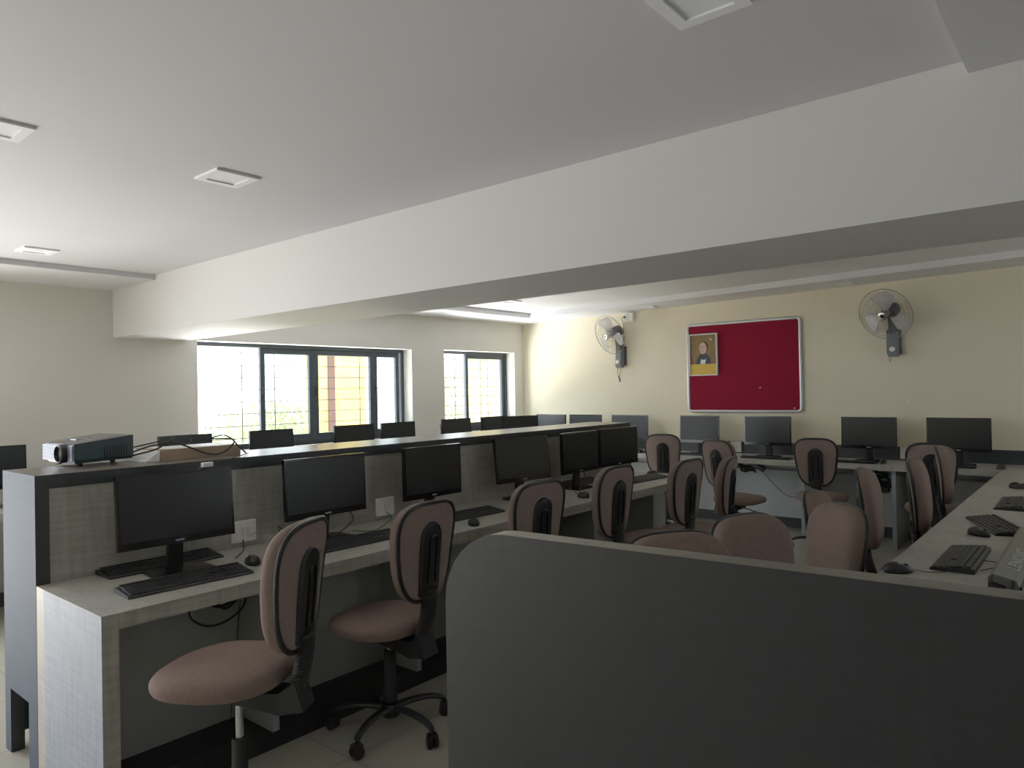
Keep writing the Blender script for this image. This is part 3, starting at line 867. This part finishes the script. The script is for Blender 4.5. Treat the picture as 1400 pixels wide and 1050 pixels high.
obj('pull_cord', T(smoothpts([(-.035, -.07, -.12), (-.036, -.07, -.165), (-.026, -.07, -.172), (-.016, -.07, -.12)], 5), .003), M['cage'], f2)
jb = thing('junction_box', 'small white junction box high on the wall above the fan with the pull cord', 'junction box', (-4.47, YW, 2.29))
obj('box_body', B(-.066, .066, -.055, 0, 0, .10), M['white'], jb, bevel=.004)
obj('plug', T([(-.03, -.056, .05), (-.045, -.075, .05)], .012, seg=8), M['plastic'], jb)
tag(obj('fan_wire', T(smoothpts([(-4.515, YW - .078, 2.34), (-4.555, YW - .05, 2.33), (-4.558, YW - .008, 2.25), (-4.556, YW - .008, 2.10), (-4.56, YW - .02, 1.995)], 5), .0035), M['wood']),
    'thin dark wire running from the white junction box down to the fan', 'wire')
tag(obj('wall_nail', lathe(bmesh.new(), [(0, 0), (.013, 0), (.013, .012), (0, .014)], 10, Matrix.Translation((-1.48, YW, 1.30)) @ Matrix.Rotation(pi / 2, 4, 'X')), M['white']),
    'small white plug on the cream wall above the far monitors', 'wall plug')

# ------------------------------------------------------------------ projector and things on the counter
pj = thing('projector', 'dark projector with silver slatted front and round lens on the counter end', 'projector', (-3.615, 1.165, PT), 4)
bm = bmesh.new()
loft(bm, [[(-.155, .01, .014), (.135, .0, .014), (.135, .245, .020), (-.155, .245, .020)],
          [(-.16, .0, .03), (.14, -.005, .03), (.14, .25, .036), (-.16, .25, .036)],
          [(-.16, .0, .098), (.14, -.005, .100), (.14, .25, .128), (-.16, .25, .128)]])
obj('case', bm, M['teal'], pj, bevel=.004)
tp = obj('top_cover', loft(bmesh.new(), [[(-.16, -.002, .099), (.14, -.007, .101), (.14, .25, .1285), (-.16, .25, .1285)], [(-.13, .03, .110), (.11, .02, .110), (.11, .22, .131), (-.13, .22, .131)]]), M['projtop'], pj, bevel=.002)
obj('button', B(-.03, .03, .05, .075, .1105, .1175), M['silver'], tp)
obj('button', B(.045, .06, .09, .105, .114, .1205), M['silver'], tp)
bm = bmesh.new()
for k in range(11):
    z = .026 + k * .0065
    box(bm, -.158, .010, -.014, -.002, z, z + .0035); box(bm, .095, .138, -.014, -.006, z, z + .0035)
obj('front_slats', bm, M['silver'], pj)
ln = obj('lens_ring', lathe(bmesh.new(), [(.030, 0), (.042, .0), (.042, .03), (.034, .034), (.030, .02)], 28, Matrix.Translation((.053, -.004, .058)) @ Matrix.Rotation(pi / 2, 4, 'X')), M['plastic'], pj, smooth=True)
obj('lens', lathe(bmesh.new(), [(0, .016), (.012, .018), (.030, .010)], 24, Matrix.Translation((.053, -.004, .058)) @ Matrix.Rotation(pi / 2, 4, 'X')), M['gloss'], ln, smooth=True)
for (x, y) in ((-.10, .03), (.11, .03), (.0, .22)):
    obj('foot', lathe(bmesh.new(), [(.012, 0), (.012, .014)], 12, Matrix.Translation((x, y, 0))), M['rubber'], pj)
bm = bmesh.new()
for k in range(9): box(bm, .1405, .1415, .12 + k * .012, .126 + k * .012, .03, .085)
obj('side_vent', bm, M['plasticm'], pj)

bx = thing('cardboard_box', 'flat brown cardboard box with white film on the counter beside the projector', 'box', (-3.53, 1.74, PT), 3)
obj('carton', B(-.125, .12, -.24, .17, 0, .052), M['card'], bx, bevel=.006)
obj('white_film', loft(bmesh.new(), [[(-.10, -.31, .001), (.10, -.30, .001), (.10, -.28, .022), (-.09, -.29, .026)], [(-.123, -.245, .001), (.118, -.245, .001), (.118, -.242, .05), (-.12, -.243, .05)]]), M['paper'], bx, bevel=.004)
obj('white_label', B(-.11, .09, -.2, .14, .0525, .0532), M['paper'], bx)

def cable(label, pts, r=.003, m='wood', name='cable', group=None, n=6):
    return tag(obj(name, T(smoothpts(pts, n), r, seg=6), M[m], smooth=True), label, 'cable', group)
z0 = PT
cable('thick black video cable looping between the projector and the box', [(-3.52, 1.415, z0 + .04), (-3.45, 1.50, z0 + .075), (-3.42, 1.60, z0 + .075), (-3.36, 1.72, z0 + .02), (-3.35, 1.80, z0 + .03), (-3.38, 1.86, z0 + .08), (-3.47, 1.80, z0 + .085), (-3.5, 1.7, z0 + .085)], .0045)
cable('black cable with a raised plug behind the projector', [(-3.50, 1.42, z0 + .03), (-3.44, 1.50, z0 + .055), (-3.44, 1.56, z0 + .085), (-3.46, 1.60, z0 + .105)], .0045)
cable('black coiled cable on top of the cardboard box', [(-3.56, 1.42, z0 + .06), (-3.54, 1.52, z0 + .078), (-3.55, 1.62, z0 + .090), (-3.55, 1.74, z0 + .064), (-3.48, 1.86, z0 + .10), (-3.40, 1.90, z0 + .04), (-3.37, 1.92, z0 + .006)], .004)
cable('thin wire dangling from the counter onto the first monitor', [(-3.37, 1.93, z0 + .006), (-3.30, 1.86, z0 + .006), (-3.234, 1.78, z0 + .004), (-3.20, 1.68, z0 - .03), (-3.10, 1.60, z0 - .022)], .0025)
wc = thing('webcam', 'small black and white webcam clipped on top of the first monitor', 'webcam', (-3.02, 1.535, 1.1665), -90)
obj('clip', B(-.03, .03, -.012, .012, .0, .008), M['plastic'], wc, bevel=.002)
obj('camera_body', B(-.022, .022, -.008, .014, .008, .026), M['paper'], wc, bevel=.004)

# cables on and under the desks
cable('thin yellowish cable beside the first switch box on the counter desk', [(-3.20, 1.83, .80), (-3.14, 1.86, .83), (-3.05, 1.88, .80), (-2.98, 1.84, .757), (-2.92, 1.74, .757)], .0022, 'card')
cable('black cable from the first switch box across the counter desk', [(-3.20, 1.80, .79), (-3.13, 1.76, .758), (-3.06, 1.70, .756), (-3.02, 1.66, .755)], .0028)
cable('black looped cable behind the first office chair', [(-3.21, 2.0, .80), (-3.12, 1.94, .84), (-3.02, 1.95, .80), (-2.98, 2.0, .757)], .0028)
cable('thin black cable between the second monitor and its switch box', [(-3.07, 2.34, .76), (-3.0, 2.42, .755), (-3.02, 2.52, .77), (-3.08, 2.62, .79), (-3.20, 2.68, .80)], .0022)
cable('black video cable drooping below the second monitor', [(-3.09, 2.22, .90), (-3.06, 2.30, .88), (-3.05, 2.33, .82), (-3.06, 2.25, .765)], .0032)
cable('black video cable drooping below the fifth monitor', [(-3.09, 4.44, .90), (-3.07, 4.49, .86), (-3.08, 4.50, .80), (-3.12, 4.36, .765)], .0032)
cable('thin mouse cable near the fourth monitor', [(-2.76, 4.05, .765), (-2.86, 4.10, .755), (-2.95, 4.20, .755), (-3.0, 4.30, .766)], .0018)
cable('thin cable of the mouse nearest the dark panel', [(-.60, 3.10, .762), (-.55, 3.12, .755), (-.50, 3.16, .755)], .0018)
cable('thin keyboard cable curling beside the grey bar', [(-.408, 3.42, .76), (-.37, 3.44, .755), (-.358, 3.36, .755), (-.40, 3.26, .755)], .0018)
cable('thin mouse cable of the third desk mouse', [(-2.71, 2.90, .765), (-2.76, 2.98, .755), (-2.84, 3.05, .755)], .0018)
cable('thick black cable loop hanging under the near end of the counter desk', [(-2.84, 1.36, .67), (-2.82, 1.36, .60), (-2.82, 1.43, .55), (-2.82, 1.52, .555), (-2.82, 1.585, .60), (-2.82, 1.595, .66)], .005)
cable('small black knotted cable under the near end of the counter desk', [(-2.83, 1.47, .68), (-2.82, 1.44, .64), (-2.81, 1.48, .62), (-2.80, 1.53, .64), (-2.80, 1.50, .665), (-2.80, 1.46, .64), (-2.80, 1.50, .61), (-2.80, 1.56, .65)], .006)
cable('thin black wire hanging down to the plinth under the counter desk', [(-2.83, 1.575, .62), (-2.825, 1.56, .52), (-2.83, 1.55, .40), (-2.85, 1.545, .25), (-2.86, 1.54, .11)], .002)
def knot(x, y, z, sx, sz, n, seed):
    rnd = random.Random(seed); return [(x + rnd.uniform(-sx, sx), y + rnd.uniform(-.05, .05), z + rnd.uniform(-sz, sz)) for _ in range(n)]
cable('black power strip cables bunched under the far desk below the maroon board', knot(-2.98, 7.45, .62, .12, .05, 16, 1), .010, n=4)
cable('black cables bunched under the far desk beside the dark support panel', knot(-1.74, 7.40, .56, .13, .10, 22, 2), .010, n=4)
cable('thin wire drooping across the lit wall under the far desk', [(-3.0, 7.50, .66), (-2.86, 7.54, .56), (-2.72, 7.54, .42), (-2.60, 7.54, .33), (-2.46, 7.54, .33), (-2.35, 7.54, .43)], .0035)
cable('tangled dark cables at the far end of the counter desk', knot(-3.75, 7.4, .60, .12, .08, 14, 3), .006, n=4)
for i, (x, y, z, dx, dz, l) in enumerate([(-2.86, 7.42, .63, .16, -.05, 'black power adapter hanging under the far desk below the maroon board')]):
    tag(obj('power_adapter', B(-.07, .07, -.03, .03, -.02, .02), M['plastic'], loc=(x, y, z), rot=(0, .45, 0), bevel=.006), l, 'power adapter')
tag(obj('power_adapter', B(-.09, .09, -.05, .05, -.05, .05), M['plasticm'], loc=(-1.72, 7.46, .50), bevel=.01), 'black box shaped adapter under the far desk beside the dark support', 'power adapter')

# ------------------------------------------------------------------ outside
struct('exterior_ground', B(-40, 20, -25, 45, -3.4, -3.3), M['ground'])
ob = thing('neighbour_building', 'ochre rendered building seen through the wide window', 'building', (-9.2, 6.28, -3.3))
obj('wall', B(-.1, 0, 0, 1.05, 0, 7), M['ochre'], ob)
sh = obj('shutter', B(.001, .03, .32, .44, 4.2, 5.95), M['shutter'], ob)
ob2 = thing('neighbour_building', 'ochre rendered building seen through the narrow window', 'building', (-9.2, 9.72, -3.3))
obj('wall', B(-.1, 0, 0, 1.1, 0, 7), mat('pale_ochre_render', (234, 216, 168), .9, var=(228, 206, 150), vscale=(2, 2, 2)), ob2)
def tree(x, y, h, r, seed, label):
    rnd = random.Random(seed)
    t = thing('tree', label, 'tree', (x, y, -3.3), 0, 'trees outside the windows')
    bm = bmesh.new()
    for i in range(5200):
        u = rnd.uniform(-1, 1); a = rnd.uniform(0, 2 * pi); q = rnd.uniform(.35, 1) ** .5
        c = Vector((r * q * math.sqrt(1 - u * u) * cos(a), r * q * math.sqrt(1 - u * u) * sin(a), h - r * .9 + r * .9 * q * u))
        s = rnd.uniform(.04, .09)
        e = Euler((rnd.uniform(0, 6), rnd.uniform(0, 6), rnd.uniform(0, 6))).to_matrix()
        vs = [bm.verts.new(c + e @ Vector(p)) for p in ((-s, 0, 0), (0, -s * .5, 0), (s, 0, 0), (0, s * .5, 0))]
        bm.faces.new(vs)
    obj('foliage', bm, M['leaf'], t)
    obj('trunk', T([(0, 0, 0), (.05, 0, h * .4), (0, .05, h - r)], .12, seg=8), M['bark'], t)
tree(-13.0, 7.9, 4.7, 1.5, 3, 'pale leafy tree seen low through the middle pane of the wide window')
tree(-13.5, 14.6, 5.6, 1.6, 4, 'leafy tree seen at the top of the narrow window')

# ------------------------------------------------------------------ light
w = bpy.data.worlds.new('sky'); sc.world = w; w.use_nodes = True
nt = w.node_tree; bg = nt.nodes['Background']
bg.inputs[0].default_value = (.86, .93, 1.0, 1); bg.inputs[1].default_value = 5.0

def area(name, loc, target, sx, sy, power, col):
    l = bpy.data.lights.new(name, 'AREA'); l.shape = 'RECTANGLE'; l.size = sx; l.size_y = sy; l.energy = power; l.color = col
    o = bpy.data.objects.new(name, l); C.objects.link(o); o.location = loc
    o.rotation_euler = (Vector(target) - Vector(loc)).to_track_quat('-Z', 'Y').to_euler(); return o
sun = bpy.data.lights.new('sun', 'SUN'); sun.energy = 22; sun.angle = R(1.5); sun.color = (1, .90, .78)
so = bpy.data.objects.new('sun', sun); C.objects.link(so)
so.rotation_euler = Vector((.70, -.12, -.60)).to_track_quat('-Z', 'Y').to_euler()
area('window_skylight', (-7.6, 4.3, 3.2), (-5.2, 4.3, 1.0), 2.6, 1.6, 170, (.88, .95, 1))
area('window_skylight', (-7.6, 6.75, 3.2), (-5.2, 6.75, 1.0), 1.4, 1.6, 120, (.94, .96, 1))
area('ground_bounce', (-7.7, 4.3, -.3), (-5.0, 4.3, 2.4), 2.8, 1.6, 520, (.94, .96, 1))
area('ground_bounce', (-7.7, 6.75, -.3), (-5.0, 6.75, 2.4), 1.6, 1.6, 320, (.97, .96, 1))
area('added_side_upfill', (3.7, 5.1, .0), (.4, 5.1, 2.42), 1.4, 1.2, 420, (.96, .97, 1))  # added lamp aimed up through the side window to lift the rear ceiling
area('added_balcony_fill', (-7.4, -.6, 1.7), (-4.0, .2, 1.2), 2.5, 2.0, 60, (.72, .85, 1))  # added lamp outside the unseen balcony window, cool fill
area('added_balcony_upfill', (-7.6, -.6, -.3), (-4.4, 0, 2.4), 2.5, 1.6, 210, (.96, .95, 1))  # added lamp aimed up through the unseen balcony window at the ceiling

# ------------------------------------------------------------------ camera
cam = bpy.data.cameras.new('camera'); co = bpy.data.objects.new('camera', cam); C.objects.link(co)
f = 979.6
Xc = Vector((.7668, -.0203, -.6415)); Yc = Vector((.6416, -.0053, .7670)); Xc.normalize(); Yc = (Yc - Xc * Yc.dot(Xc)).normalized(); Zc = Xc.cross(Yc)
right = Vector((Xc[0], Yc[0], Zc[0])); down = Vector((Xc[1], Yc[1], Zc[1])); fwd = Vector((Xc[2], Yc[2], Zc[2]))
mw = Matrix((( right[0], -down[0], -fwd[0], 0), (right[1], -down[1], -fwd[1], 0), (right[2], -down[2], -fwd[2], 1.48), (0, 0, 0, 1)))
co.matrix_world = mw
cam.sensor_width = 36; cam.lens = 36 * f / 1400; cam.clip_start = .05; cam.clip_end = 200
sc.camera = co
sc.view_settings.view_transform = 'Standard'
sc.view_settings.exposure = 0.27
sc.view_settings.gamma = 1.2
sc.cycles.max_bounces = 10; sc.cycles.diffuse_bounces = 6
